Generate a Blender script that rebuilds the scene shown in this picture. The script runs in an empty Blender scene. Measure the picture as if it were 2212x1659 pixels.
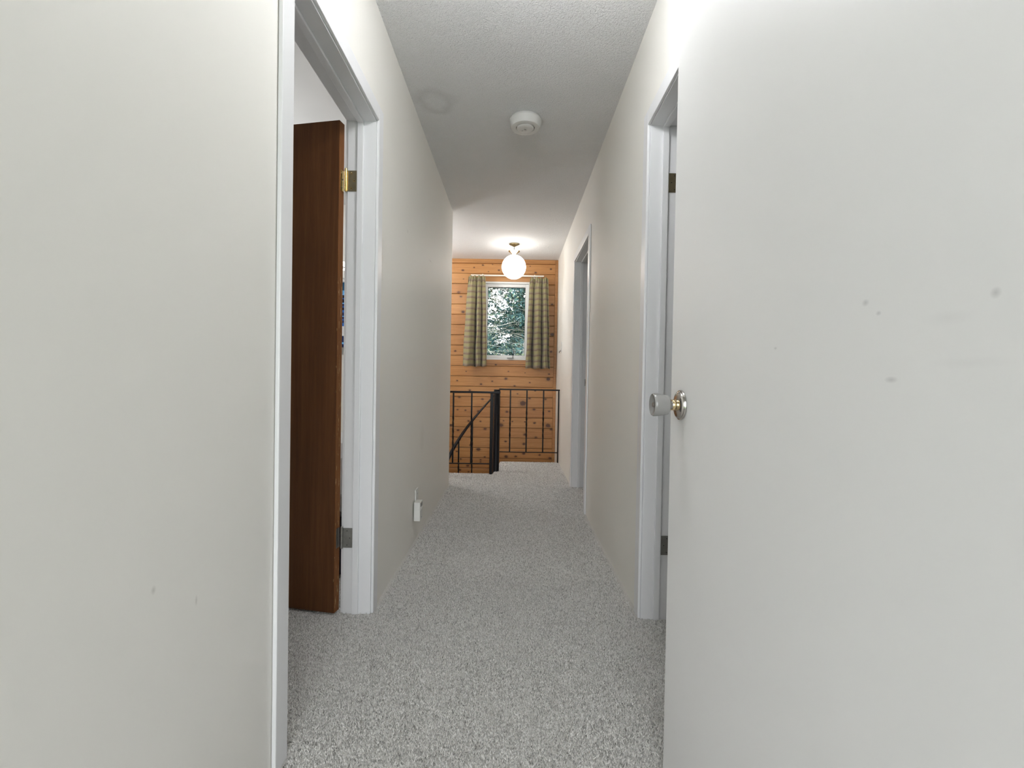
import bpy, bmesh, math, random
import numpy as np
from mathutils import Vector, Matrix

# ------------------------------------------------------------------ camera, world, exposure
C = bpy.context.scene.collection
S = bpy.context.scene
F_PX, YAW, PITCH, ROLL, EYE = 1020.0, .0037, .0144, .0172, .971


def camera():
    cy, sy, cp, sp, cr, sr = (math.cos(YAW), math.sin(YAW), math.cos(PITCH), math.sin(PITCH),
                              math.cos(ROLL), math.sin(ROLL))
    Ry = np.array([[cy, 0, sy], [0, 1, 0], [-sy, 0, cy]])
    Rp = np.array([[1, 0, 0], [0, cp, -sp], [0, sp, cp]])
    Rr = np.array([[cr, -sr, 0], [sr, cr, 0], [0, 0, 1]])
    R = Rr @ Rp @ Ry
    w = lambda v: Vector((v[0], v[2], -v[1]))
    right, up, back = w(R[0]), -w(R[1]), -w(R[2])
    cd = bpy.data.cameras.new('camera')
    cd.sensor_fit = 'HORIZONTAL'
    cd.sensor_width = 36
    cd.lens = F_PX / 2212 * 36
    cd.clip_start = .02
    cd.clip_end = 300
    co = bpy.data.objects.new('camera', cd)
    m = Matrix.Identity(4)
    for i in range(3):
        m[i][0], m[i][1], m[i][2] = right[i], up[i], back[i]
    m[2][3] = EYE
    co.matrix_world = m
    C.objects.link(co)
    S.camera = co


camera()
wd = bpy.data.worlds.new('world')
S.world = wd
wd.use_nodes = True
_b = wd.node_tree.nodes['Background']
_b.inputs[0].default_value = (.975, .98, 1.0, 1)      # even, bright overcast sky
_b.inputs[1].default_value = 2.2
S.view_settings.view_transform = 'Standard'
S.view_settings.look = 'None'
S.view_settings.exposure = 1.97
S.view_settings.gamma = 1.0
S.view_settings.use_curve_mapping = False
S.cycles.max_bounces = 10
S.cycles.diffuse_bounces = 5
S.cycles.glossy_bounces = 2
S.cycles.caustics_reflective = False
S.cycles.caustics_refractive = False
S.cycles.use_adaptive_sampling = False
S.cycles.light_sampling_threshold = .02
S.cycles.use_light_tree = False
S.cycles.sample_clamp_indirect = 6
S.cycles.use_denoising = True
LAMP_HALL = 15.0       # radiance of the small glass shade above the near end of the hall
LAMP_STAIR = 2.6       # radiance of the big globe by the stairs
LAMP_ADDED = 17.0        # radiance of the two added, unseen globes: stair corner and bedroom



def portal(name, loc, sx, sy, rx):
    # guides sampling of the sky through a window; gives off no light itself
    ld = bpy.data.lights.new(name, 'AREA')
    ld.shape = 'RECTANGLE'
    ld.size, ld.size_y = sx, sy
    ld.cycles.is_portal = True
    o = bpy.data.objects.new(name, ld)
    o.location = loc
    o.rotation_euler = (rx, 0, 0)
    C.objects.link(o)


portal('sky_portal', (-.015, -1.32, 1.145), 1.07, 2.13, math.radians(90))
portal('sky_portal', (-.107, 6.06, 1.673), .60, .98, math.radians(-90))
random.seed(7)
rng = np.random.default_rng(7)
PI = math.pi
XL, XR, H = -.568, .530, 2.44        # hall wall faces, ceiling
WT = .11                             # wall thickness
YP = 5.92                            # face of the pine wall


# ------------------------------------------------------------------ node helpers
def new_mat(name):
    m = bpy.data.materials.new(name)
    m.use_nodes = True
    nt = m.node_tree
    return m, nt, nt.nodes['Principled BSDF']


def nd(nt, kind, props=None, **ins):
    n = nt.nodes.new(kind)
    for k, v in (props or {}).items():
        setattr(n, k, v)
    for k, v in ins.items():
        key = int(k[1:]) if k[0] == 'i' and k[1:].isdigit() else k.replace('_', ' ')
        if isinstance(v, bpy.types.NodeSocket):
            nt.links.new(v, n.inputs[key])
        else:
            n.inputs[key].default_value = v
    return n


def math_(nt, op, a, b=0.0, clamp=False):
    return nd(nt, 'ShaderNodeMath', {'operation': op, 'use_clamp': clamp}, i0=a, i1=b).outputs[0]


def noise(nt, vec, scale, detail=2.0, rough=.5, dist=0.0):
    return nd(nt, 'ShaderNodeTexNoise', None, Vector=vec, Scale=scale, Detail=detail, Roughness=rough, Distortion=dist).outputs[0]


def ramp(nt, fac, stops):
    r = nd(nt, 'ShaderNodeValToRGB', None, Fac=fac)
    e = r.color_ramp.elements
    while len(e) < len(stops):
        e.new(.5)
    for s, (p, c) in zip(e, stops):
        s.position = p
        s.color = tuple(c) + (1,) if len(c) == 3 else c
    return r.outputs[0]


def mixc(nt, fac, a, b, mode='MIX'):
    n = nd(nt, 'ShaderNodeMix', {'data_type': 'RGBA', 'blend_type': mode})
    for idx, v in ((0, fac), (6, a), (7, b)):
        if isinstance(v, bpy.types.NodeSocket):
            nt.links.new(v, n.inputs[idx])
        else:
            n.inputs[idx].default_value = v if idx == 0 else (tuple(v) + (1,) if len(v) == 3 else v)
    return n.outputs[2]


def obj_vec(nt):
    return nd(nt, 'ShaderNodeTexCoord').outputs['Object']


def pos_vec(nt):
    return nd(nt, 'ShaderNodeNewGeometry').outputs['Position']


def scaled(nt, vec, s, loc=(0, 0, 0)):
    return nd(nt, 'ShaderNodeVectorMath', {'operation': 'MULTIPLY_ADD'}, i0=vec, i1=s, i2=loc).outputs[0]


def bump(nt, bs, h, strength, dist):
    n = nd(nt, 'ShaderNodeBump', None, Height=h, Strength=strength, Distance=dist)
    nt.links.new(n.outputs[0], bs.inputs['Normal'])


def spot(nt, vec, centre, size):
    """distance field of one small elliptical mark with a shape of its own (1 inside, 0 outside)"""
    v = scaled(nt, vec, tuple(1 / s for s in size), tuple(-c / s for c, s in zip(centre, size)))
    d = nd(nt, 'ShaderNodeVectorMath', {'operation': 'LENGTH'}, i0=v).outputs['Value']
    return math_(nt, 'SUBTRACT', 1.0, d, True)


def setc(bs, nt, v):
    if isinstance(v, bpy.types.NodeSocket):
        nt.links.new(v, bs.inputs['Base Color'])
    else:
        bs.inputs['Base Color'].default_value = tuple(v) + (1,)


def plain(name, col, rough=.5, metal=0.0, var=.06, scale=6.0, bumps=0.0, bscale=200.0, coat=0.0, spec=.5):
    m, nt, b = new_mat(name)
    p = obj_vec(nt)
    f = noise(nt, p, scale, 3)
    setc(b, nt, mixc(nt, f, tuple(c * (1 - var) for c in col), tuple(min(1, c * (1 + var)) for c in col)))
    b.inputs['Roughness'].default_value = rough
    b.inputs['Metallic'].default_value = metal
    b.inputs['Coat Weight'].default_value = coat
    b.inputs['Specular IOR Level'].default_value = spec
    if bumps:
        bump(nt, b, noise(nt, p, bscale, 2), bumps, .001)
    return m


# ------------------------------------------------------------------ materials
def m_wall():
    m, nt, b = new_mat('cream_wall_paint')
    p = pos_vec(nt)
    f = noise(nt, p, 1.6, 3)
    col = mixc(nt, f, (.81, .795, .75), (.83, .815, .775))
    marks = None
    for c, s in (((XL, .745, .622), (.02, .006, .008)), ((XL, .847, .557), (.02, .004, .011)),
                 ((XL, 3.152, 1.734), (.02, .05, .006)), ((XL, 2.48, 1.724), (.02, .01, .012)),
                 ((XL, 1.738, 2.048), (.02, .006, .011)), ((XR, 2.882, .725), (.02, .012, .007)),
                 ((XL, 2.95, .58), (.03, .10, .12))):
        k = spot(nt, p, c, s)
        k = math_(nt, 'MULTIPLY', k, .10 if s[1] > .08 else .38)
        marks = k if marks is None else math_(nt, 'MAXIMUM', marks, k)
    col = mixc(nt, marks, col, (.30, .28, .24))
    setc(b, nt, col)
    b.inputs['Roughness'].default_value = .55
    return m


def m_ceiling():
    m, nt, b = new_mat('stucco_ceiling')
    p = pos_vec(nt)
    n1 = noise(nt, p, 105, 4, .65, .6)
    n2 = noise(nt, p, 190, 2)
    h = math_(nt, 'ADD', math_(nt, 'POWER', n1, 2.0), math_(nt, 'MULTIPLY', n2, .3))
    # old water ring
    v = scaled(nt, p, (1 / .20, 1 / .22, 0), (.445 / .20, -2.55 / .22, 0))
    d = nd(nt, 'ShaderNodeVectorMath', {'operation': 'LENGTH'}, i0=v).outputs['Value']
    d = math_(nt, 'ADD', d, math_(nt, 'MULTIPLY', noise(nt, p, 9, 2), .5))
    ring = ramp(nt, d, [(0, (0, 0, 0)), (.45, (.05, .05, .05)), (.68, (.55, .55, .55)), (.9, (0, 0, 0))])
    col = mixc(nt, noise(nt, p, 3, 3), (.85, .855, .865), (.88, .885, .895))
    col = mixc(nt, math_(nt, 'MULTIPLY', ring, .42), col, (.42, .41, .40))
    setc(b, nt, col)
    b.inputs['Roughness'].default_value = .75
    bump(nt, b, h, 1.0, .012)
    return m


def m_carpet(tuft):
    m, nt, b = new_mat('speckled_grey_carpet_yarn' if tuft else 'speckled_grey_carpet_backing')
    p = pos_vec(nt)
    if tuft:
        r = nd(nt, 'ShaderNodeNewGeometry').outputs['Random Per Island']
        col = ramp(nt, r, [(0, (.44, .43, .41)), (.3, (.72, .705, .68)), (.65, (.91, .895, .87)), (1, (.97, .96, .94))])
    else:
        f = noise(nt, p, 240, 3, .7, 1.2)
        col = ramp(nt, f, [(.3, (.58, .565, .54)), (.5, (.74, .72, .69)), (.62, (.85, .83, .80)), (1, (.90, .88, .85))])
        bump(nt, b, f, .8, .006)
    col = mixc(nt, math_(nt, 'MULTIPLY', noise(nt, p, 2.3, 3), .15), col, (.60, .585, .55))
    setc(b, nt, col)
    b.inputs['Roughness'].default_value = .95
    b.inputs['Specular IOR Level'].default_value = .1
    return m


KNOTS = [(-0.41, 2.365, 1), (-0.66, 2.298, 1.2), (-0.52, 2.334, 0.8), (-0.29, 2.375, 0.6), (-0.21, 2.305, 1), (-0.34, 2.285, 0.6), (0.25, 2.282, 1.2), (0.44, 2.329, 1), (0.18, 2.361, 0.6), (-0.65, 2.189, 0.6), (-0.71, 2.021, 1.5), (-0.68, 1.969, 1.2), (-0.65, 1.777, 1.7), (0.46, 1.889, 1.2), (0.47, 1.513, 2), (0.46, 1.298, 1.3), (-0.74, 1.287, 1.2), (-0.23, 1.124, 1), (-0.6, 1.034, 0.7), (-0.07, 1.043, 0.8), (0.14, 1.028, 0.6), (0.44, 1.018, 1), (-0.71, 0.917, 1), (-0.27, 0.916, 0.9), (-0.1, 0.951, 1.5), (-0.41, 0.877, 1.1), (0.01, 0.863, 1), (0.43, 0.955, 2), (0.2, 0.907, 0.8), (-0.55, 0.798, 1.2), (-0.68, 0.71, 1.3), (-0.39, 0.689, 1.2), (0.05, 0.764, 0.8), (0.27, 0.805, 0.9), (0.12, 0.645, 3), (0.2, 0.709, 1.2), (0.4, 0.702, 1.2), (-0.7, 0.552, 1), (-0.6, 0.546, 1), (-0.44, 0.537, 1.2), (-0.08, 0.536, 1.4), (0.26, 0.571, 1.4), (0.45, 0.551, 1.1), (-0.56, 0.412, 1.2), (-0.41, 0.41, 1), (-0.78, 0.356, 1.4), (-0.15, 0.367, 2.2), (-0.12, 0.422, 0.8), (-0.01, 0.415, 0.8), (0.15, 0.414, 0.9), (0.27, 0.401, 1.3), (0.44, 0.372, 2.4), (0.48, 0.325, 1.6), (-0.69, 0.294, 1.3), (-0.35, 0.316, 1.5), (0.15, 0.254, 1.5), (0.29, 0.219, 1.3), (-0.09, 0.163, 1.2), (0.14, 0.135, 1.5), (-0.66, 0.172, 0.7), (-0.53, 0.108, 1.2), (-0.43, 0.057, 2), (-0.7, 0.026, 1), (-0.35, -0.037, 1), (-0.08, -0.027, 1.8), (0.04, -0.024, 1.3), (0.14, 0.014, 1.4), (0.34, -0.0, 1.1), (0.47, -0.038, 1.5), (-0.65, -0.068, 1), (-0.4, -0.074, 1), (-0.4, -0.101, 0.8), (-0.56, -0.151, 1.4), (-0.66, -0.206, 1.4), (-0.55, -0.228, 0.9)]


def m_pine(knots=True):
    m, nt, b = new_mat('knotty_pine' if knots else 'clear_pine')
    p = pos_vec(nt)
    rnd = nd(nt, 'ShaderNodeObjectInfo').outputs['Random']
    shift = nd(nt, 'ShaderNodeCombineXYZ', None, i0=math_(nt, 'MULTIPLY', rnd, 17.0), i1=0.0, i2=math_(nt, 'MULTIPLY', rnd, 5.0)).outputs[0]
    q = nd(nt, 'ShaderNodeVectorMath', {'operation': 'ADD'}, i0=p, i1=shift).outputs[0]
    grain = noise(nt, scaled(nt, q, (2.2, 1, 46)), 1.6, 4, .6, .8)
    fine = noise(nt, scaled(nt, q, (5, 1, 260)), 1.5, 2)
    col = ramp(nt, grain, [(.25, (.36, .165, .052)), (.5, (.47, .230, .078)), (.75, (.56, .305, .118))])
    col = mixc(nt, math_(nt, 'MULTIPLY', fine, .25), col, (.36, .17, .06))
    tone = ramp(nt, rnd, [(0, (.86, .80, .76)), (.5, (1, 1, 1)), (1, (1.0, .94, .86))])
    col = mixc(nt, 1.0, col, tone, 'MULTIPLY')
    if knots:
        wob = noise(nt, scaled(nt, p, (60, 1, 60)), 1.0, 2)
        dist = None
        for x, z, s in KNOTS:
            rx, rz = .0105 * s, .0070 * s ** 1.15
            v = scaled(nt, p, (1 / rx, 0, 1 / rz), (-x / rx, 0, -z / rz))
            d = nd(nt, 'ShaderNodeVectorMath', {'operation': 'LENGTH'}, i0=v).outputs['Value']
            dist = d if dist is None else math_(nt, 'MINIMUM', dist, d)
        # knots of the boards further left and further down, beyond the photographed patch
        sep = nd(nt, 'ShaderNodeSeparateXYZ', None, Vector=p)
        vor = nd(nt, 'ShaderNodeTexVoronoi', None, Vector=scaled(nt, q, (5.5, 0, 10)), Scale=1.0).outputs['Distance']
        far = math_(nt, 'MAXIMUM', math_(nt, 'LESS_THAN', sep.outputs[0], -.82), math_(nt, 'LESS_THAN', sep.outputs[2], -.26))
        vor = math_(nt, 'ADD', math_(nt, 'MULTIPLY', vor, 11.0), math_(nt, 'MULTIPLY', math_(nt, 'SUBTRACT', 1.0, far), 50.0))
        dist = math_(nt, 'MINIMUM', dist, vor)
        dist = math_(nt, 'ADD', dist, math_(nt, 'MULTIPLY', math_(nt, 'SUBTRACT', wob, .5), .9))
        dist = math_(nt, 'MULTIPLY', dist, .4)
        halo = ramp(nt, dist, [(0, (1, 1, 1)), (.42, (.9, .9, .9)), (.5, (.30, .30, .30)), (1, (0, 0, 0))])
        col = mixc(nt, halo, col, (.075, .026, .014))
    setc(b, nt, col)
    b.inputs['Roughness'].default_value = .42
    bump(nt, b, fine, .15, .001)
    return m


def m_walnut(edge):
    m, nt, b = new_mat('lighter_wood_lipping' if edge else 'walnut_stained_veneer')
    p = obj_vec(nt)
    g = noise(nt, scaled(nt, p, (26, 26, 1.1)), 1.4, 4, .62, .5)
    f = noise(nt, scaled(nt, p, (420, 420, 22)), 1.0, 2)
    if edge:
        col = ramp(nt, g, [(.3, (.20, .075, .022)), (.7, (.29, .115, .035))])
    else:
        col = ramp(nt, g, [(.25, (.078, .030, .010)), (.55, (.130, .052, .018)), (.8, (.178, .073, .026))])
    col = mixc(nt, math_(nt, 'MULTIPLY', f, .55), col, (.06, .025, .012))
    # chipped arris: bare wood shows in short vertical slivers along the hinge corner
    sep = nd(nt, 'ShaderNodeSeparateXYZ', None, Vector=p)
    near = math_(nt, 'LESS_THAN', math_(nt, 'ABSOLUTE', math_(nt, 'ADD', sep.outputs[0], .0015)), .0045)
    low = math_(nt, 'LESS_THAN', sep.outputs[2], 1.35)
    chip = math_(nt, 'GREATER_THAN', noise(nt, scaled(nt, p, (160, 160, 16)), 1.0, 3, .6), .635)
    k = math_(nt, 'MULTIPLY', math_(nt, 'MULTIPLY', near, low), chip)
    col = mixc(nt, math_(nt, 'MULTIPLY', k, .85), col, (.52, .36, .17))
    setc(b, nt, col)
    b.inputs['Roughness'].default_value = .55
    b.inputs['Specular IOR Level'].default_value = .2
    bump(nt, b, f, .12, .0006)
    return m


def m_whitedoor():
    m, nt, b = new_mat('white_door_paint')
    p = pos_vec(nt)
    col = mixc(nt, noise(nt, p, 2.5, 4), (.80, .80, .80), (.84, .84, .84))
    marks = None
    for y, z, a, c in ((.519, 1.059, .007, .006), (.481, .975, .011, .005), (.695, 1.02, .006, .003), (.379, 1.045, .006, .007),
                       (.50, 1.045, .005, .004), (.42, 1.03, .035, .010), (.40, .99, .05, .008)):
        k = math_(nt, 'MULTIPLY', spot(nt, p, (.383, y, z), (.05, a * .85, c * .75)), .06 if a > .03 else .36)
        marks = k if marks is None else math_(nt, 'MAXIMUM', marks, k)
    col = mixc(nt, marks, col, (.25, .25, .25))
    setc(b, nt, col)
    b.inputs['Roughness'].default_value = .42
    return m


def m_curtain():
    m, nt, b = new_mat('plaid_curtain_cloth')
    p = obj_vec(nt)
    uv = nd(nt, 'ShaderNodeUVMap').outputs[0]
    sep = nd(nt, 'ShaderNodeSeparateXYZ', None, Vector=uv)
    u, v = sep.outputs[0], sep.outputs[1]           # cloth metres across and down
    jit = math_(nt, 'MULTIPLY', noise(nt, scaled(nt, uv, (90, 60, 1)), 1, 4, .75), .030)
    vv = math_(nt, 'ADD', v, jit)
    w = math_(nt, 'FRACT', math_(nt, 'MULTIPLY', vv, 1 / .069))
    col = ramp(nt, w, [(0, (.15, .055, .045)), (.07, (.17, .075, .055)), (.13, (.27, .225, .145)), (.28, (.34, .315, .125)), (.62, (.36, .33, .14)),
                       (.76, (.28, .235, .155)), (.94, (.26, .20, .14)), (1, (.15, .055, .045))])
    c2 = math_(nt, 'FRACT', math_(nt, 'MULTIPLY', u, 1 / .115))
    band = ramp(nt, c2, [(0, (0, 0, 0)), (.55, (0, 0, 0)), (.6, (1, 1, 1)), (.82, (1, 1, 1)), (.87, (0, 0, 0))])
    col = mixc(nt, math_(nt, 'MULTIPLY', band, .12), col, (.20, .14, .10))
    th = noise(nt, scaled(nt, uv, (260, 520, 1)), 1, 3, .8)
    col = mixc(nt, ramp(nt, th, [(.35, (0, 0, 0)), (.65, (.75, .75, .75))]), col, (.17, .15, .11))
    setc(b, nt, col)
    b.inputs['Roughness'].default_value = .95
    b.inputs['Sheen Weight'].default_value = .2
    bump(nt, b, th, .5, .002)
    return m


def m_glass():
    m, nt, b = new_mat('window_glass')
    nt.nodes.remove(b)
    out = nt.nodes['Material Output']
    tr = nd(nt, 'ShaderNodeBsdfTransparent', None, Color=(.97, .985, .98, 1))
    gl = nd(nt, 'ShaderNodeBsdfGlossy', None, Color=(.04, .04, .04, 1), Roughness=.0)
    fr = nd(nt, 'ShaderNodeFresnel', None, IOR=1.45)
    mx = nd(nt, 'ShaderNodeMixShader', None, i0=fr.outputs[0], i1=tr.outputs[0], i2=gl.outputs[0])
    nt.links.new(mx.outputs[0], out.inputs[0])
    return m


def m_lamp(name, col, strength):
    m, nt, b = new_mat(name)
    p = obj_vec(nt)
    f = nd(nt, 'ShaderNodeTexVoronoi', {'feature': 'DISTANCE_TO_EDGE'}, Vector=scaled(nt, p, (1, 1, 2.2)), Scale=38.0).outputs['Distance']
    bump(nt, b, f, .4, .004)
    setc(b, nt, (.9, .88, .82))
    b.inputs['Emission Color'].default_value = tuple(col) + (1,)
    b.inputs['Emission Strength'].default_value = strength
    b.inputs['Roughness'].default_value = .3
    return m


def m_shirt():
    m, nt, b = new_mat('striped_blue_knit')
    sep = nd(nt, 'ShaderNodeSeparateXYZ', None, Vector=pos_vec(nt))
    z = math_(nt, 'ADD', math_(nt, 'MULTIPLY', sep.outputs[2], 1 / .55), -1.21 / .55)     # 0..1 from hem to shoulder
    blk, nav, blu, lig, wht = (.006, .006, .02), (.008, .02, .09), (.02, .12, .42), (.16, .45, .80), (.72, .72, .72)
    st = [(0, nav), (.03, lig), (.06, nav), (.16, wht), (.31, blu), (.36, nav), (.40, blu), (.42, nav), (.46, lig), (.47, nav), (.52, blu), (.56, blk),
          (.60, blu), (.62, nav), (.66, lig), (.675, blk), (.73, blu), (.745, blk), (.79, lig), (.86, (.01, .075, .15)), (.95, (.01, .075, .15))]
    col = ramp(nt, z, st)
    for n in nt.nodes:
        if n.type == 'VALTORGB':
            n.color_ramp.interpolation = 'CONSTANT'
    setc(b, nt, col)
    b.inputs['Roughness'].default_value = .9
    return m


def m_foliage():
    m, nt, b = new_mat('conifer_needles')
    r = nd(nt, 'ShaderNodeNewGeometry').outputs['Random Per Island']
    p = pos_vec(nt)
    n = noise(nt, p, 1.3, 2)
    col = ramp(nt, r, [(0, (.012, .034, .040)), (.5, (.036, .080, .084)), (.85, (.085, .150, .135)), (1, (.17, .22, .12))])
    col = mixc(nt, ramp(nt, n, [(.56, (0, 0, 0)), (.70, (.8, .8, .8))]), col, (.15, .145, .065))
    setc(b, nt, col)
    b.inputs['Roughness'].default_value = .9
    b.inputs['Specular IOR Level'].default_value = .15
    return m


M = dict(
    wall=m_wall(), ceil=m_ceiling(), carpet=m_carpet(False), tuft=m_carpet(True), pine=m_pine(), clearpine=m_pine(False),
    trim=plain('white_trim_gloss', (.78, .785, .80), .30, var=.02),
    smooth=plain('flat_white_ceiling', (.78, .78, .78), .8, var=.02),
    walnut=m_walnut(False), lipping=m_walnut(True), wdoor=m_whitedoor(),
    brass=plain('polished_brass', (.80, .58, .22), .22, 1.0, .08, 40), oldbrass=plain('tarnished_brass', (.36, .31, .20), .38, 1.0, .22, 60),
    steel=plain('dull_steel', (.33, .33, .31), .45, 1.0, .2, 60), chrome=plain('nickel_plate', (.62, .59, .56), .16, 1.0, .05, 20),
    palebrass=plain('pale_brass_collar', (.82, .66, .40), .18, 1.0, .05, 20),
    pearl=plain('pearl_grey_acrylic', (.27, .265, .26), .20, 0.0, .10, 30, coat=.6),
    dark=plain('dark_slot', (.02, .02, .02), .6, 0, .1),
    black=plain('black_railing_enamel', (.004, .004, .006), .35, 0.0, .1, 20, spec=.22),
    detector=plain('greyed_detector_plastic', (.68, .68, .67), .45, 0, .02), plastic=plain('white_plastic', (.74, .74, .72), .42, 0, .02), greyplastic=plain('grey_display', (.13, .14, .14), .3, 0, .2, 90),
    vinyl=plain('white_window_vinyl', (.72, .73, .72), .4, 0, .03), rod=plain('painted_curtain_rod', (.76, .73, .67), .45, 0, .03),
    curtain=m_curtain(), glass=m_glass(), globe=m_lamp('crackled_glass_globe', (1.0, .955, .89), LAMP_STAIR),
    halllamp=m_lamp('frosted_lamp_glass', (.985, .99, 1.0), LAMP_HALL), added_lamp=m_lamp('added_globe_glass', (.985, .99, 1.0), LAMP_ADDED),
    shirt=m_shirt(), hanger=plain('grey_plastic_hanger', (.45, .45, .44), .5), bag=plain('crumpled_white_bag', (.80, .81, .82), .35, 0, .04, 12),
    navybox=plain('navy_storage_box', (.010, .014, .035), .5, 0, .2), bark=plain('pale_grey_bark', (.34, .34, .32), .9, 0, .35, 9, .6, 40),
    twig=plain('pale_bare_twig', (.34, .34, .31), .9, 0, .25, 20), leaf=m_foliage(), lawn=plain('grass_ground', (.07, .11, .04), .95, 0, .4, 3),
    outerwall=plain('exterior_sheathing', (.42, .36, .28), .9, 0, .1), tread=plain('dark_stair_tread', (.10, .06, .035), .5, 0, .2, 9),
)


# ------------------------------------------------------------------ mesh helpers
def box(bm, x0, x1, y0, y1, z0, z1, bev=0.0):
    vs = [bm.verts.new(p) for p in ((x0, y0, z0), (x1, y0, z0), (x1, y1, z0), (x0, y1, z0), (x0, y0, z1), (x1, y0, z1), (x1, y1, z1), (x0, y1, z1))]
    fs = [bm.faces.new([vs[i] for i in f]) for f in ((0, 3, 2, 1), (4, 5, 6, 7), (0, 1, 5, 4), (1, 2, 6, 5), (2, 3, 7, 6), (3, 0, 4, 7))]
    if bev:
        es = {e for f in fs for e in f.edges}
        bmesh.ops.bevel(bm, geom=list(es), offset=bev, segments=2, affect='EDGES', profile=.6)


def lathe(bm, prof, n=32, axis='z', at=(0, 0, 0)):
    """revolve a profile of (radius, height) pairs about an axis through `at`"""
    rings = []
    for r, h in prof:
        row = []
        for k in range(n):
            a = 2 * PI * k / n
            u, v = r * math.cos(a), r * math.sin(a)
            p = {'z': (u, v, h), 'x': (h, u, v), 'y': (u, h, v)}[axis]
            row.append(bm.verts.new((p[0] + at[0], p[1] + at[1], p[2] + at[2])))
        rings.append(row)
    for a, b in zip(rings, rings[1:]):
        for k in range(n):
            bm.faces.new((a[k], a[(k + 1) % n], b[(k + 1) % n], b[k]))
    for row in (rings[0], rings[-1]):
        bm.faces.new(row)


def tube(bm, pts, rad, n=8, twist=0.0, square=False):
    pts = [Vector(p) for p in pts]
    rings = []
    for i, p in enumerate(pts):
        t = (pts[min(i + 1, len(pts) - 1)] - pts[max(i - 1, 0)]).normalized()
        ref = Vector((0, 1, 0)) if abs(t.y) < .9 else Vector((1, 0, 0))
        a = t.cross(ref).normalized()
        b = t.cross(a).normalized()
        r = rad[i] if isinstance(rad, (list, tuple)) else rad
        m = 4 if square else n
        rings.append([bm.verts.new(p + (a * math.cos(2 * PI * (k + .5) / m + twist * i) + b * math.sin(2 * PI * (k + .5) / m + twist * i)) * r) for k in range(m)])
    m = len(rings[0])
    for p, q in zip(rings, rings[1:]):
        for k in range(m):
            bm.faces.new((p[k], p[(k + 1) % m], q[(k + 1) % m], q[k]))
    bm.faces.new(rings[0])
    bm.faces.new(rings[-1])


def prism(bm, pts, z0, z1):
    lo = [bm.verts.new((x, y, z0)) for x, y in pts]
    hi = [bm.verts.new((x, y, z1)) for x, y in pts]
    bm.faces.new(lo)
    bm.faces.new(hi)
    for k in range(len(pts)):
        j = (k + 1) % len(pts)
        bm.faces.new((lo[k], lo[j], hi[j], hi[k]))


def link(name, me, mat, parent=None, smooth=False):
    me.materials.append(M[mat])
    if smooth:
        for p in me.polygons:
            p.use_smooth = True
        try:
            me.set_sharp_from_angle(angle=math.radians(38))
        except Exception:
            pass
    o = bpy.data.objects.new(name, me)
    C.objects.link(o)
    if parent:
        o.parent = parent
    return o


def mk(name, mat, fn, parent=None, smooth=False):
    bm = bmesh.new()
    fn(bm)
    bmesh.ops.recalc_face_normals(bm, faces=bm.faces)
    me = bpy.data.meshes.new(name)
    bm.to_mesh(me)
    bm.free()
    return link(name, me, mat, parent, smooth)


def mkbox(name, mat, b, parent=None, bev=0.0):
    return mk(name, mat, lambda bm: box(bm, *b, bev=bev), parent)


def tag(o, label, cat, kind=None, group=None):
    o['label'] = label
    o['category'] = cat
    if kind:
        o['kind'] = kind
    if group:
        o['group'] = group
    return o


def empty(name, loc, label, cat, kind=None, rz=0.0, group=None):
    o = bpy.data.objects.new(name, None)
    o.empty_display_size = .05
    o.location = loc
    o.rotation_euler = (0, 0, rz)
    C.objects.link(o)
    return tag(o, label, cat, kind, group)


def rel(parent, fn):
    """wrap a mesh builder written in world coordinates for a parent that only sits at an offset"""
    def f(bm):
        fn(bm)
        bmesh.ops.translate(bm, verts=bm.verts, vec=-Vector(parent.location))
    return f


# ------------------------------------------------------------------ the setting
Y0, Y1, YLAND = -1.2, 4.72, 5.41            # wall behind the camera, edge at the stair well, edge of the landing
OUT = [(-3.3, Y0), (2.6, Y0), (2.6, YLAND), (-.095, YLAND), (-.125, 5.395), (-.142, 5.35), (-.195, Y1), (-3.3, Y1)]
floor = tag(mk('floor', 'carpet', lambda bm: prism(bm, OUT, -.24, 0)), 'speckled grey carpet floor of the hall and landing', 'carpet', 'structure')
tag(mkbox('floor', 'carpet', (-3.3, 2.6, 3.6, 6.1, -2.8, -2.7)), 'carpeted floor of the storey below, at the foot of the stairs', 'floor', 'structure')
tag(mk('ceiling', 'ceil', lambda bm: (box(bm, XL - .05, XR + .05, Y0, 6.0, H, H + .12), box(bm, -2.1, XL - .05, 4.17, 6.0, H, H + .12))),
    'grey stucco ceiling of the hall with a faint water ring', 'ceiling', 'structure')
tag(mkbox('ceiling', 'smooth', (-3.3, XL - .05, Y0, 4.17, H + .001, H + .12)), 'smooth white ceiling seen above the brown door', 'ceiling', 'structure')
tag(mkbox('ceiling', 'smooth', (XR + .05, 2.6, Y0, 6.0, H + .001, H + .12)), 'plain ceiling over the rooms behind the right wall', 'ceiling', 'structure')

DN, DF, DH = 1.183, 1.900, 1.984            # first pair of doors: near jamb, far jamb, head
EN, EF, EH = 3.420, 4.190, 2.000            # far right doorway
KN, KF, KH = -.43, .325, 1.885              # closet opening beside the camera
G = .018                                    # jamb board thickness


def wall_with(bm, x0, x1, y0, y1, openings, zb=0.0):
    y = y0
    for a, b, h in openings:
        a, b, h = a - G, b + G, h + G
        box(bm, x0, x1, y, a, zb, H)
        box(bm, x0, x1, a, b, h, H)
        y = b
    box(bm, x0, x1, y, y1, zb, H)


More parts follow.
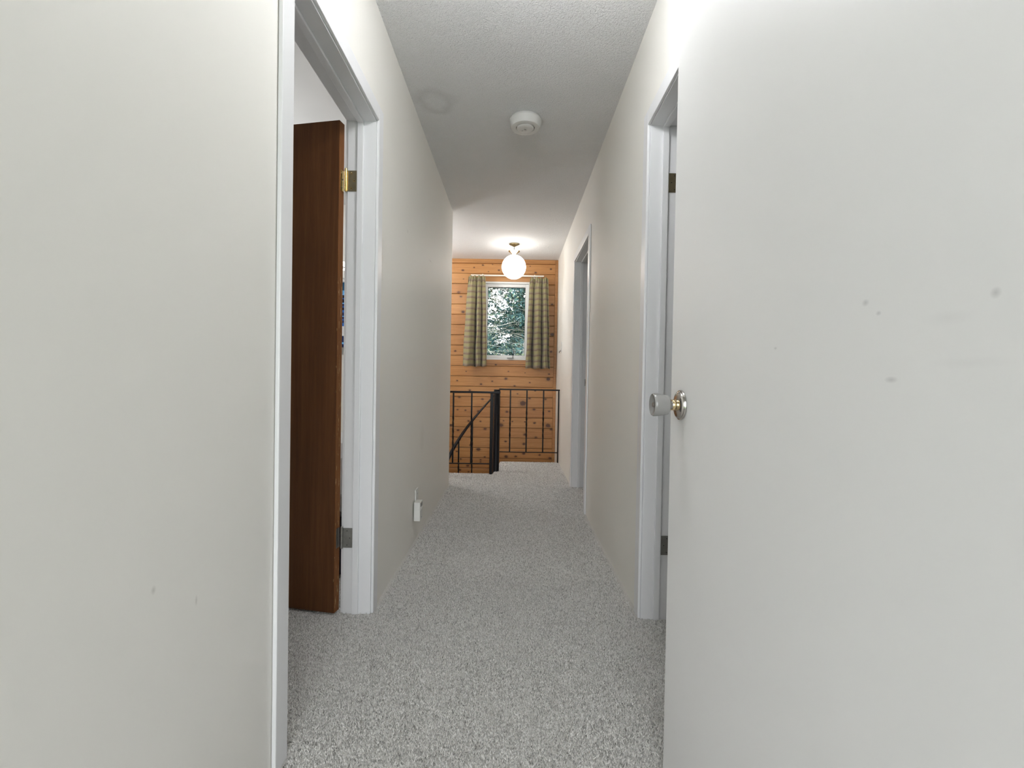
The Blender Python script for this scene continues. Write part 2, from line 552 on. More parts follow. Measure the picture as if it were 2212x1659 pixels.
tag(mk('wall_left', 'wall', lambda bm: wall_with(bm, XL - WT, XL, Y0, 4.22, [(DN, DF, DH)])), 'cream painted wall along the left side of the hall', 'wall', 'structure')
tag(mk('wall_right', 'wall', lambda bm: (wall_with(bm, XR, XR + WT, Y0, YLAND, [(KN, KF, KH), (DN, DF, DH), (EN, EF, EH)]), box(bm, XR, XR + WT, YLAND, 6.0, -2.7, H))),
    'cream painted wall along the right side of the hall', 'wall', 'structure')
VX0, VX1, VZ0, VZ1 = -.55, .52, .08, 2.21       # added window behind the camera, unseen, lets in daylight to even the hall
tag(mk('wall_front', 'wall', lambda bm: (box(bm, -3.3, VX0, Y0 - WT, Y0, 0, H), box(bm, VX1, 2.6, Y0 - WT, Y0, 0, H), box(bm, VX0, VX1, Y0 - WT, Y0, 0, VZ0), box(bm, VX0, VX1, Y0 - WT, Y0, VZ1, H))),
    'cream wall behind the camera', 'wall', 'structure')
w2 = empty('added_window', ((VX0 + VX1) / 2, Y0, VZ0), 'added tall window behind the camera, unseen, giving fill daylight', 'window', 'structure')
mk('window_frame', 'vinyl', rel(w2, lambda bm: (box(bm, VX0, VX0 + .04, Y0 - .10, Y0 + .01, VZ0, VZ1), box(bm, VX1 - .04, VX1, Y0 - .10, Y0 + .01, VZ0, VZ1),
                                               box(bm, VX0 + .04, VX1 - .04, Y0 - .10, Y0 + .01, VZ0, VZ0 + .04), box(bm, VX0 + .04, VX1 - .04, Y0 - .10, Y0 + .01, VZ1 - .04, VZ1))), w2)
mk('pane', 'glass', rel(w2, lambda bm: box(bm, VX0 + .04, VX1 - .04, Y0 - .06, Y0 - .055, VZ0 + .04, VZ1 - .04)), w2)
tag(mk('wall_left', 'wall', lambda bm: (box(bm, -3.3 - WT, -3.3, Y0 - WT, 4.22, 0, H), box(bm, -3.3, XL - WT, 4.11, 4.22, 0, H))),
    'pale walls of the bedroom behind the brown door', 'wall', 'structure')
tag(mk('wall_right', 'wall', lambda bm: (box(bm, 2.6, 2.6 + WT, Y0 - WT, 6.0, 0, H), box(bm, XR + WT, 2.6, .6, .7, 0, H), box(bm, XR + WT, 2.6, 2.7, 2.8, 0, H), box(bm, XR + WT, 2.6, 5.3, YLAND, 0, H))),
    'pale walls of the rooms behind the right doorways', 'wall', 'structure')
tag(mk('wall_left', 'wall', lambda bm: (box(bm, -2.1, -2.0, 4.22, 6.0, -2.7, H), box(bm, -2.0, XR + WT, 3.6, 3.7, -2.7, -.24), box(bm, -2.0, -1.9, 3.7, 4.22, -2.7, -.24), box(bm, XR, XR + WT, 3.7, YLAND, -2.7, -.24))),
    'pale walls enclosing the stair well', 'wall', 'structure')


# door frames: jambs, stops and casings, one frame per doorway
def frame(name, label, side, yn, yf, h, near=True, room=True):
    """side -1 = left wall, +1 = right wall; parts are world-aligned"""
    e = empty(name, ((XL if side < 0 else XR), (yn + yf) / 2, 0), label, 'door frame', 'structure')
    xf = XL if side < 0 else XR               # hall face
    xb = xf + side * WT                       # room face
    X = lambda a, b: (min(a, b), max(a, b))

    def part(n, fn, bev=None):
        return mk(n, 'trim', rel(e, fn), e)
    j0, j1 = X(xf - side * .001, xb + side * .001)
    part('jamb', lambda bm: box(bm, j0, j1, yn - G + .001, yn, 0, h))
    far = part('jamb', lambda bm: box(bm, j0, j1, yf, yf + G - .001, 0, h))
    part('head_jamb', lambda bm: box(bm, j0, j1, yn - G + .001, yf + G - .001, h, h + G - .001))
    s0, s1 = X(xf + side * .047, xf + side * .071)
    part('stop', lambda bm: box(bm, s0, s1, yn + .0005, yn + .011, .002, h - .0005, .002))
    part('stop', lambda bm: box(bm, s0, s1, yf - .011, yf - .0005, .002, h - .0005, .002))
    part('stop', lambda bm: box(bm, s0, s1, yn + .0115, yf - .0115, h - .011, h - .0005, .002))
    W, T, R = .060, .012, .005
    sides = [(xf, -side)] + ([(xb, side)] if room else [])
    for xs, d in sides:
        c0, c1 = X(xs + d * .0012, xs + d * T)
        part('casing', lambda bm: box(bm, c0, c1, yn - R - W, yn - R, .001, h + R + W, .003))
        part('casing', lambda bm: box(bm, c0, c1, yf + R, yf + R + W, .001, h + R + W, .003))
        part('head_casing', lambda bm: box(bm, c0, c1, yn - R - .0005 + .001, yf + R - .0005, h + R, h + R + W, .003))
    return e, far


tr1, jf1 = frame('trim_1', 'white door frame around the brown door on the left', -1, DN, DF, DH)
tr2, jf2 = frame('trim_2', 'white door frame on the right, partly hidden by the open white door', 1, DN, DF, DH)
tr3, jf3 = frame('trim_3', 'white door frame of the far right doorway near the stairs', 1, EN, EF, EH)
tr4, jf4 = frame('trim_4', 'white frame of the closet opening beside the camera', 1, KN, KF, KH)


def world_part(name, mat, parent, fn, smooth=False, root=None):
    """a part whose builder is in world coordinates, parented below one or two untransformed-rotation parents"""
    r = root or parent
    return mk(name, mat, rel(r, fn), parent, smooth)


# strike plate in the far right jamb
sp = world_part('strike_plate', 'steel', tr3, lambda bm: box(bm, .628, .652, EF - .0022, EF - .0004, .905, .965))
world_part('latch_hole', 'dark', sp, lambda bm: box(bm, .634, .646, EF - .0030, EF - .0021, .922, .948), root=tr3)


def hinge(frame_e, side, y, zc, hh, mat, pin, xk):
    """jamb leaf, knuckles and screws fixed to the far jamb; side as in frame()"""
    X = lambda a, b: (min(a, b), max(a, b))
    xa = (XL if side < 0 else XR) + side * .0745
    x0, x1 = X(xa, xk)
    lf = world_part('hinge', mat, frame_e, lambda bm: box(bm, x0, x1, y - .0028, y - .0006, zc - hh / 2, zc + hh / 2, .0008))
    for dz, fx in ((.36, .55), (0, .25), (-.36, .55)):
        xs = xa + (xk - xa) * fx
        sc = world_part('screw', pin, lf, lambda bm: lathe(bm, [(.0042, -.0040), (.0042, -.0030), (.0036, -.0027)], 12, 'y', (xs, y, zc + dz * hh)), True, frame_e)
        world_part('screw_slot', 'dark', lf, lambda bm: box(bm, xs - .0022, xs + .0022, y - .0046, y - .0040, zc + dz * hh - .0012, zc + dz * hh + .0012), False, frame_e)
    for k in range(5):
        a = zc - hh / 2 + hh * k / 5
        world_part('knuckle', pin, lf, lambda bm: lathe(bm, [(.0048, a + .0006), (.0056, a + .0014), (.0056, a + hh / 5 - .0014), (.0048, a + hh / 5 - .0006)], 14, 'z', (xk + side * .004, y - .006, 0)), True, frame_e)
    world_part('hinge_pin', pin, lf, lambda bm: lathe(bm, [(.003, zc - hh / 2 - .003), (.005, zc - hh / 2 - .001), (.005, zc + hh / 2 + .001), (.005, zc + hh / 2 + .005), (.003, zc + hh / 2 + .007)], 12, 'z', (xk + side * .004, y - .006, 0)), True, frame_e)
    return lf


hinge(tr1, -1, DF, 1.745, .082, 'oldbrass', 'brass', -.680)['label'] = 'brass hinge on the white jamb'
hinge(tr1, -1, DF, .310, .080, 'steel', 'steel', -.680)['label'] = 'dull steel hinge on the white jamb'
hinge(tr2, 1, DF, 1.757, .076, 'oldbrass', 'oldbrass', .646)
hinge(tr2, 1, DF, .303, .078, 'steel', 'steel', .646)

# ------------------------------------------------------------------ brown door on the left (open into the bedroom)
A11 = math.radians(-11)
d1 = empty('door_1', (-.7045, 1.877, .012), 'dark walnut brown wooden door standing open on the left', 'door', 'structure', A11)
mk('door_panel', 'walnut', lambda bm: (box(bm, -.700, -.0015, 0, .004, 0, 1.963), box(bm, -.700, -.0015, .031, .035, 0, 1.963), box(bm, -.700, -.660, .004, .031, 0, 1.963)), d1)
lp = mk('edge_lipping', 'lipping', lambda bm: box(bm, -.030, 0, .0002, .0348, 0, 1.9625, .0016), d1)
lp['label'] = 'lighter orange-brown hinge edge with chipped corner'
mk('top_rail', 'walnut', lambda bm: box(bm, -.66, -.03, .0041, .0309, 1.93, 1.9625), d1)
mk('bottom_rail', 'walnut', lambda bm: box(bm, -.66, -.03, .0041, .0309, .0005, .04), d1)
for zc, hh, mt in ((1.733, .082, 'brass'), (.298, .080, 'steel')):
    lf = mk('hinge_leaf', mt, lambda bm: box(bm, -.0008, .0014, .008, .031, zc - hh / 2, zc + hh / 2, .0006), d1)
    for dz in (-.34, .05, .36):
        mk('screw', 'oldbrass' if mt == 'brass' else 'steel', lambda bm: lathe(bm, [(.0038, .0014), (.0036, .0021)], 12, 'x', (0, .0165 if dz != .05 else .023, zc + dz * hh)), lf, True)
# its knob, on the far side and on the face beyond the frame
kb = mk('door_knob', 'chrome', lambda bm: lathe(bm, [(.032, -.002), (.030, -.007), (.012, -.010), (.010, -.028), (.022, -.036), (.027, -.050), (.024, -.062), (.010, -.066)], 28, 'y', (-.64, 0, .93)), d1, True)

# door of the right-hand room, swung inside behind the open white door
d2 = empty('door_2', (XR + WT + .012, DF - .022, .012), 'white door swung into the room on the right, behind the open white door', 'door', 'structure', math.radians(12))
mk('door_panel', 'wdoor', lambda bm: box(bm, .004, .700, 0, .035, 0, 1.963, .0015), d2)
mk('door_knob', 'chrome', lambda bm: lathe(bm, [(.032, -.002), (.030, -.007), (.012, -.010), (.010, -.028), (.022, -.036), (.027, -.050), (.024, -.062), (.010, -.066)], 24, 'y', (.64, 0, .93)), d2, True)

# ------------------------------------------------------------------ the big white door on the right
XD, YE, YH = .383, 1.150, .338               # visible face, free edge, hinge edge
d3 = empty('door_3', (XD, YH, 0), 'large white slab door open against the right wall, nearest the camera', 'door', 'structure')
mk('door_panel', 'wdoor', rel(d3, lambda bm: box(bm, XD, XD + .035, YH, YE, .012, 1.866, .0015)), d3)
KZ, KY = .914, 1.077


def knob(sgn, xf):
    k = mk('door_knob', 'chrome', rel(d3, lambda bm: lathe(bm, [(.0335, xf + sgn * .0002), (.0345, xf + sgn * .002), (.0335, xf + sgn * .005), (.031, xf + sgn * .0055), (.030, xf + sgn * .0085), (.0285, xf + sgn * .0095),
                                                           (.013, xf + sgn * .0105)], 48, 'x', (0, KY, KZ))), d3, True)
    k['label'] = 'nickel plated round rosette'
    c = mk('collar', 'palebrass', rel(d3, lambda bm: lathe(bm, [(.0125, xf + sgn * .0104), (.0125, xf + sgn * .0150), (.0105, xf + sgn * .0158), (.0105, xf + sgn * .0195), (.0125, xf + sgn * .0200), (.012, xf + sgn * .0225)], 32, 'x', (0, KY, KZ))), k, True)
    c['label'] = 'pale brass collar'
    g = mk('grip', 'pearl', rel(d3, lambda bm: lathe(bm, [(.0092, xf + sgn * .0205), (.0095, xf + sgn * .0270), (.0175, xf + sgn * .0285), (.0215, xf + sgn * .0315), (.0235, xf + sgn * .040), (.0262, xf + sgn * .0600), (.0264, xf + sgn * .0640),
                                                                              (.0245, xf + sgn * .0668), (.0220, xf + sgn * .0660), (.014, xf + sgn * .0615), (.004, xf + sgn * .0600)], 48, 'x', (0, KY, KZ))), k, True)
    g['label'] = 'pearl grey tapered knob with a hollow end'
    mk('turn_button', 'chrome', rel(d3, lambda bm: lathe(bm, [(.0065, xf + sgn * .0600), (.0065, xf + sgn * .0645), (.0050, xf + sgn * .0655)], 20, 'x', (0, KY, KZ))), k, True)


knob(-1, XD)
knob(1, XD + .035)
for zc in (.30, 1.62):
    hl = mk('hinge', 'steel', rel(d3, lambda bm: (box(bm, XD + .036, XR - .013, YH - .0032, YH - .0008, zc - .04, zc + .04), lathe(bm, [(.006, zc - .04), (.006, zc + .04)], 14, 'z', (XR - .020, YH - .006, 0)))), d3)

# ------------------------------------------------------------------ pine wall with window
WX0, WX1, WZ0, WZ1 = -.405, .190, 1.186, 2.160       # window opening
pw = empty('wall_back', (0, YP, 0), 'knotty pine plank wall at the end of the hall', 'wall', 'structure')


def holed(bm, y0, y1, x0, x1, z0, z1):
    for a, b, c, d in ((x0, WX0, z0, z1), (WX1, x1, z0, z1), (WX0, WX1, z0, WZ0), (WX0, WX1, WZ1, z1)):
        box(bm, a, b, y0, y1, c, d)


mk('backing', 'outerwall', rel(pw, lambda bm: holed(bm, YP + .020, YP + .12, -2.1, XR + WT, -2.8, H + .12)), pw)
joints = [2.389 - .1285 * k for k in range(40)]
PX0, PX1 = -2.0, .494
for k in range(-1, 39):
    zt = 2.437 if k < 0 else joints[k]
    zb = joints[0] if k < 0 else joints[k + 1]
    if k < 0:
        continue
    spans = [(PX0, PX1, zb + .0018, zt - .0018)]
    if zb < WZ1 and zt > WZ0:
        spans = [(PX0, WX0, zb + .0018, zt - .0018), (WX1, PX1, zb + .0018, zt - .0018)]
        if zb < WZ0 - .02:
            spans.append((WX0, WX1, zb + .0018, WZ0 - .001))       # narrow strip under the window
        if zt > WZ1 + .02:
            spans.append((WX0, WX1, WZ1 + .001, zt - .0018))       # and above it
    for a, b, zz0, zz1 in spans:
        def plank(bm, a=a, b=b, zz0=zz0, zz1=zz1):
            # tongue-and-groove board: bevelled long edges form the V joint
            c = .0055
            ys, yb = YP, YP + .019
            pr = [(yb, zz0), (ys + c, zz0), (ys, zz0 + c), (ys, zz1 - c), (ys + c, zz1), (yb, zz1)]
            lo = [bm.verts.new((a, y, z)) for y, z in pr]
            hi = [bm.verts.new((b, y, z)) for y, z in pr]
            bm.faces.new(lo)
            bm.faces.new(hi)
            for i in range(6):
                j = (i + 1) % 6
                bm.faces.new((lo[i], lo[j], hi[j], hi[i]))
        mk('plank', 'pine', rel(pw, plank), pw)
tm = tag(mkbox('trim_5', 'clearpine', (-2.0, XR - .036, YP - .014, YP + .010, 2.388, H - .001), None, .003), 'pine trim board along the top of the plank wall', 'trim', 'structure')
tm = tag(mkbox('trim_6', 'clearpine', (XR - .035, XR - .001, YP - .012, YP + .015, -2.6, H - .001), None, .003), 'narrow vertical pine trim in the right corner of the plank wall', 'trim', 'structure')

w1 = empty('window_1', ((WX0 + WX1) / 2, YP, WZ0), 'white framed casement window with trees behind it', 'window', 'structure')
W = lambda n, m, fn, p=None, s=False: mk(n, m, rel(w1, fn), p or w1, s)
yo, yi = YP - .012, YP + .10
GX0, GX1, GZ0, GZ1 = -.344, .127, 1.244, 2.094       # visible glass
ft = .024
fr = W('window_frame', 'vinyl', lambda bm: (box(bm, WX0, WX0 + ft, yo, yi, WZ0, WZ1, .002), box(bm, WX1 - ft, WX1, yo, yi, WZ0, WZ1, .002),
                                            box(bm, WX0 + ft, WX1 - ft, yo, yi, WZ1 - ft, WZ1, .002), box(bm, WX0 + ft, WX1 - ft, yo, yi, WZ0, WZ0 + ft, .002)))
a0, a1, b0, b1 = WX0 + ft + .002, WX1 - ft - .002, WZ0 + ft + .002, WZ1 - ft - .002
sa = W('sash', 'vinyl', lambda bm: (box(bm, a0, GX0, yo + .016, yo + .055, b0, b1, .003), box(bm, GX1, a1, yo + .016, yo + .055, b0, b1, .003),
                                    box(bm, GX0, GX1, yo + .016, yo + .055, GZ1, b1, .003), box(bm, GX0, GX1, yo + .016, yo + .055, b0, GZ0, .003)))
W('gasket', 'dark', lambda bm: (box(bm, GX0, GX0 + .004, yo + .030, yo + .040, GZ0, GZ1), box(bm, GX1 - .004, GX1, yo + .030, yo + .040, GZ0, GZ1), box(bm, GX0 + .004, GX1 - .004, yo + .030, yo + .040, GZ1 - .006, GZ1)), sa)
W('pane', 'glass', lambda bm: box(bm, GX0 + .001, GX1 - .001, yo + .034, yo + .038, GZ0 - .002, GZ1 - .001))
cr = W('crank_housing', 'steel', lambda bm: box(bm, -.090, -.005, yo - .022, yo - .001, 1.203, 1.216, .004))
W('crank_handle', 'dark', lambda bm: (tube(bm, [(-.018, yo - .022, 1.213), (-.015, yo - .045, 1.235), (-.006, yo - .055, 1.29), (-.003, yo - .055, 1.302)], [.004, .004, .005, .006], 8)), cr, True)
W('head_board', 'clearpine', lambda bm: box(bm, WX0 - .02, WX1 + .02, YP - .013, YP - .0008, WZ1 + .001, WZ1 + .066, .002))
W('apron_board', 'clearpine', lambda bm: box(bm, WX0 - .02, WX1 + .02, YP - .013, YP - .0008, WZ0 - .052, WZ0 - .001, .002))

# curtain rod
RY, RZ = YP - .075, 2.221
rd = empty('curtain_rod', (-.09, RY, RZ), 'thin white curtain rod above the window', 'curtain rod')
mk('rod', 'rod', rel(rd, lambda bm: box(bm, -.552, .350, RY - .004, RY + .004, RZ - .008, RZ + .010, .003)), rd)
for x in (-.405, .235):
    mk('bracket', 'rod', rel(rd, lambda bm: (box(bm, x - .008, x + .008, RY + .005, YP - .0135, RZ - .006, RZ + .008), box(bm, x - .010, x + .010, YP - .018, YP - .0132, RZ - .02, RZ + .022), box(bm, x - .006, x + .006, RY - .006, RY - .0042, RZ - .002, RZ + .016))), rd)


def curtain(name, label, t0, t1, c0, c1, zt, zb, folds, seed, inner):
    """cloth hung from pinch pleats; folds = list of (centre u, half width, depth) troughs and crests"""
    r = random.Random(seed)
    nu, nv = 150, 70
    ys = RY - .008
    vs, uvs = [], []
    for j in range(nv + 1):
        v = j / nv
        e = v ** .8
        x0, x1 = t0 + (c0 - t0) * e, t1 + (c1 - t1) * e
        for i in range(nu + 1):
            u = i / nu
            x = x0 + (x1 - x0) * u
            amp = .016 + .046 * min(1, v * 1.8)
            d = sum(math.exp(-((u - c) / w) ** 2) * k for c, w, k in folds) * amp
            head = math.exp(-(v / .075) ** 2)
            d += .010 * head * math.cos(2 * PI * u * 8 + .5)                   # stiff gathered heading
            pin = math.exp(-((v - .105) / .03) ** 2)
            d += .006 * pin * math.cos(2 * PI * u * 4)
            d += .003 * math.sin(9 * u + 5 * v + seed) * v
            z = zt + (zb - zt) * v + .004 * math.sin(2 * PI * u * 3 + seed) * v - (.010 * head * math.cos(2 * PI * u * 4)) * (1 - v)
            vs.append((x + .004 * math.sin(14 * v + 9 * u + seed) * v, ys - d - .030, z))
            uvs.append((u * .62, v * (zt - zb)))
    fs = [(j * (nu + 1) + i, j * (nu + 1) + i + 1, (j + 1) * (nu + 1) + i + 1, (j + 1) * (nu + 1) + i) for j in range(nv) for i in range(nu)]
    o = empty(name, ((t0 + t1) / 2, RY, zt), label, 'curtain', group='plaid curtains at the window')
    me = bpy.data.meshes.new('cloth')
    me.from_pydata([tuple(Vector(p) - Vector(o.location)) for p in vs], [], fs)
    ul = me.uv_layers.new(name='uv')
    for l in me.loops:
        ul.data[l.index].uv = uvs[l.vertex_index]
    me.update()
    c = link('cloth', me, 'curtain', o, True)
    c.modifiers.new('thickness', 'SOLIDIFY').thickness = .003
    for k in range(4):
        x = t0 + (t1 - t0) * (k + .5) / 4
        mk('hook', 'rod', rel(o, lambda bm: tube(bm, [(x, ys - .020, zt - .03), (x, ys - .010, zt - .005), (x, ys - .002, zt + .004)], .002, 6)), o)
    return o


K = .986    # the cloth hangs a little nearer than the planks
sc_ = lambda x: x * K
zc_ = lambda z: EYE + (z - EYE) * K
curtain('curtain', 'plaid green and maroon curtain left of the window', sc_(-.583), sc_(-.375), sc_(-.641), sc_(-.342), zc_(2.218), zc_(1.098),
        [(.22, .16, 1.0), (.49, .045, -1.5), (.62, .07, .9), (.77, .035, -1.2), (.90, .07, .35)], 1, 1)
curtain('curtain', 'plaid green and maroon curtain right of the window', sc_(.180), sc_(.405), sc_(.146), sc_(.446), zc_(2.208), zc_(1.085),
        [(.08, .07, .5), (.25, .045, -1.7), (.46, .10, 1.0), (.66, .035, -1.3), (.80, .07, .9), (.93, .03, -.6)], 4, -1)

# ------------------------------------------------------------------ globe lamp by the stairs
GXc, GYc, GZc, GR = -.021, 5.228, 2.186, .133
gl = empty('globe_lamp', (GXc, GYc, H), 'round white glass globe lamp hanging by the stairs', 'lamp')
mk('canopy', 'oldbrass', rel(gl, lambda bm: lathe(bm, [(.012, H - .030), (.020, H - .024), (.048, H - .010), (.056, H - .004), (.056, H - .0005)], 32, 'z', (GXc, GYc, 0))), gl, True)
mk('stem', 'steel', rel(gl, lambda bm: lathe(bm, [(.0045, H - .031), (.0045, 2.368)], 12, 'z', (GXc, GYc, 0))), gl, True)
mk('cap', 'palebrass', rel(gl, lambda bm: lathe(bm, [(.010, 2.372), (.030, 2.370), (.062, 2.362), (.064, 2.358), (.050, 2.348), (.026, 2.332), (.018, 2.321)], 32, 'z', (GXc, GYc, 0))), gl, True)
mk('globe', 'globe', rel(gl, lambda bm: lathe(bm, [(max(.004, GR * math.sin(PI * k / 28)), GZc - GR * math.cos(PI * k / 28) * 1.0) for k in range(29)], 32, 'z', (GXc, GYc, 0))), gl, True)

# the other ceiling globes: over the near end of the hall (it throws the knob's shadow down the white door) plus two added, unseen globes that brighten the stair end and the bedroom
def globe_lamp(name, label, x, y, drop, r, mat, n=22):
    e = empty(name, (x, y, H), label, 'lamp')
    mk('canopy', 'brass', rel(e, lambda bm: lathe(bm, [(.012, H - .030), (.020, H - .024), (.048, H - .010), (.056, H - .004), (.056, H - .0005)], 32, 'z', (x, y, 0))), e, True)
    mk('stem', 'steel', rel(e, lambda bm: lathe(bm, [(.0045, H - .031), (.0045, H - drop + .040)], 12, 'z', (x, y, 0))), e, True)
    mk('cap', 'palebrass', rel(e, lambda bm: lathe(bm, [(.010, H - drop + .045), (.050, H - drop + .040), (.040, H - drop + .020), (.018, H - drop + .002)], 32, 'z', (x, y, 0))), e, True)
    mk('globe', mat, rel(e, lambda bm: lathe(bm, [(max(.003, r * math.sin(PI * k / 14)), H - drop - r - r * math.cos(PI * k / 14)) for k in range(15)], n, 'z', (x, y, 0))), e, True)


globe_lamp('globe_lamp', 'frosted globe lamp over the near end of the hall', .055, 1.28, .13, .085, 'halllamp')
globe_lamp('globe_lamp', 'added globe lamp round the stair corner, unseen, brightening the pine wall', -1.35, 5.00, .14, .112, 'added_lamp')
globe_lamp('globe_lamp', 'added globe lamp, unseen, lighting the bedroom on the left', -2.0, 2.6, .14, .11, 'added_lamp')

# ------------------------------------------------------------------ smoke detector
SX, SY = .041, 2.705
sd = empty('smoke_detector', (SX, SY, H), 'round white smoke detector on the stucco ceiling', 'smoke detector')
z = lambda d: H - d
mk('base_plate', 'detector', rel(sd, lambda bm: lathe(bm, [(.084, z(.0006)), (.086, z(.004)), (.086, z(.008)), (.080, z(.010))], 48, 'z', (SX, SY, 0))), sd, True)
mk('body', 'detector', rel(sd, lambda bm: lathe(bm, [(.080, z(.0085)), (.090, z(.0105)), (.0925, z(.013)), (.0925, z(.024)), (.0835, z(.048)), (.080, z(.0525)), (.074, z(.0540)), (.053, z(.0540)), (.052, z(.0500)), (.02, z(.0498))], 56, 'z', (SX, SY, 0))), sd, True)
tb = mk('test_button', 'detector', rel(sd, lambda bm: lathe(bm, [(.049, z(.0505)), (.049, z(.0565)), (.046, z(.0590)), (.030, z(.0605)), (.004, z(.0608))], 48, 'z', (SX, SY, 0))), sd, True)
mk('slot', 'dark', rel(sd, lambda bm: tube(bm, [(SX - .006, SY - .004, z(.0610)), (SX, SY - .001, z(.0612)), (SX + .005, SY + .001, z(.0610))], .0014, 6)), tb)
mk('indicator', 'greyplastic', rel(sd, lambda bm: lathe(bm, [(.0022, z(.0606)), (.0018, z(.0618))], 12, 'z', (SX - .017, SY + .012, 0))), tb)
for a in (-.15, PI + .15):
    mk('vent_notch', 'dark', rel(sd, lambda bm: box(bm, SX + .0505 * math.cos(a) - .0018, SX + .0505 * math.cos(a) + .0018, SY + .0505 * math.sin(a) - .008, SY + .0505 * math.sin(a) + .008, z(.0550), z(.0525))), sd)

# ------------------------------------------------------------------ outlet with plug-in device, light switch
ol = empty('wall_outlet', (XL, 2.79, .243), 'white wall outlet plate low on the left wall', 'outlet')
mk('plate', 'plastic', rel(ol, lambda bm: box(bm, XL + .0006, XL + .0055, 2.752, 2.828, .186, .300, .0015)), ol)
for zz in (.270, .216):
    rc = mk('receptacle', 'plastic', rel(ol, lambda bm: box(bm, XL + .0056, XL + .0072, 2.773, 2.807, zz - .014, zz + .014, .0006)), ol)
    for yy in (2.783, 2.797):
        mk('slot', 'dark', rel(ol, lambda bm: box(bm, XL + .0071, XL + .0076, yy - .0012, yy + .0012, zz - .003, zz + .006)), rc)
pg = empty('plug_in_alarm', (XL + .0085, 2.745, .19), 'white plug-in alarm box on the low wall outlet', 'plug-in device')
mk('housing', 'plastic', rel(pg, lambda bm: box(bm, XL + .0085, XL + .045, 2.688, 2.765, .136, .244, .004)), pg)
mk('display', 'greyplastic', rel(pg, lambda bm: box(bm, XL + .0452, XL + .0462, 2.705, 2.745, .216, .236)), pg)
mk('ridge', 'plastic', rel(pg, lambda bm: box(bm, XL + .0451, XL + .0475, 2.690, 2.763, .198, .203, .001)), pg)
mk('test_button', 'greyplastic', rel(pg, lambda bm: lathe(bm, [(.004, XL + .0451), (.0035, XL + .0466)], 14, 'x', (0, 2.728, .152))), pg)
sw = empty('light_switch', (XR, 5.315, 1.312), 'white light switch on the right wall near the pine wall', 'light switch')
mk('plate', 'plastic', rel(sw, lambda bm: box(bm, XR - .0055, XR - .0006, 5.278, 5.352, 1.250, 1.374, .0015)), sw)
mk('toggle', 'plastic', rel(sw, lambda bm: tube(bm, [(XR - .0056, 5.315, 1.310), (XR - .020, 5.315, 1.296)], [.006, .004], 8)), sw)
mk('dimmer_lever', 'dark', rel(sw, lambda bm: tube(bm, [(XR - .0058, 5.315, 1.275), (XR - .020, 5.315, 1.272), (XR - .026, 5.315, 1.262), (XR - .020, 5.315, 1.254)], .0035, 8)), sw)


# ------------------------------------------------------------------ railings and the spiral stair
def baluster(bm, x, y, z0, z1, r=.0105):
    n = 46
    pts = [(x, y, z0 + (z1 - z0) * k / n) for k in range(n + 1)]
    # square bar, twisted over its middle part
    rings = []
    for k, p in enumerate(pts):
        f = min(1, max(0, (k / n - .22) / .46))
        a0 = f * PI * 2.5
        r_ = r * (.86 if 0 < f < 1 else 1.0)
        rings.append([bm.verts.new((p[0] + r_ * math.cos(a0 + PI / 4 + i * PI / 2), p[1] + r_ * math.sin(a0 + PI / 4 + i * PI / 2), p[2])) for i in range(4)])
    for a, b in zip(rings, rings[1:]):
        for i in range(4):
            bm.faces.new((a[i], a[(i + 1) % 4], b[(i + 1) % 4], b[i]))
    bm.faces.new(rings[0])
    bm.faces.new(rings[-1])


R1Y = 4.690
r1 = empty('railing', (-.214, R1Y, 0), 'black metal guard railing at the end of the hall, left of the thick pole', 'railing')
mk('post', 'black', rel(r1, lambda bm: box(bm, -.2295, -.1985, R1Y - .015, R1Y + .015, .001, .806, .002)), r1)
mk('top_rail', 'black', rel(r1, lambda bm: box(bm, -1.985, -.130, R1Y - .018, R1Y + .018, .8065, .826, .004)), r1)
mk('bottom_rail', 'black', rel(r1, lambda bm: box(bm, -1.985, -.2305, R1Y - .009, R1Y + .009, .099, .109, .001)), r1)
for k in range(8):
    x = -.414 - .182 * k
    mk('baluster', 'black', rel(r1, lambda bm: baluster(bm, x, R1Y, .110, .806)), r1)

R2Y = 5.385
r2 = empty('railing', (.20, R2Y, 0), 'black metal guard railing across the landing, right of the thick pole', 'railing')
mk('top_rail', 'black', rel(r2, lambda bm: box(bm, -.165, XR - .004, R2Y - .016, R2Y + .016, .823, .839, .003)), r2)
mk('bottom_rail', 'black', rel(r2, lambda bm: box(bm, -.165, XR - .012, R2Y - .009, R2Y + .009, .112, .121, .001)), r2)
mk('post', 'black', rel(r2, lambda bm: box(bm, XR - .022, XR - .008, R2Y - .008, R2Y + .008, .001, .8225, .001)), r2)
for x in (-.035, .153, .343):
    mk('baluster', 'black', rel(r2, lambda bm: baluster(bm, x, R2Y, .1215, .8225)), r2)

SCX, SCY, SR = -.170, 4.85, .60
st = empty('spiral_staircase', (SCX, SCY, -2.7), 'black spiral staircase with thick round pole and curved handrail', 'staircase')
mk('centre_pole', 'black', rel(st, lambda bm: lathe(bm, [(.033, -2.699), (.033, .838), (.030, .842)], 28, 'z', (SCX, SCY, 0))), st, True)
TR = [(-.135, 5.36)]


def helix(t, R=SR):
    """t = 0 behind the pole, growing anticlockwise seen from above towards the left"""
    return SCX - R * math.sin(t), SCY + R * math.cos(t)


def rail_z(t):
    return .815 - .65 * t


HC = []
for k in range(61):
    t = -.02 + 3.0 * k / 60
    x, y = helix(t, SR - .02)
    HC.append((x, y, rail_z(t)))


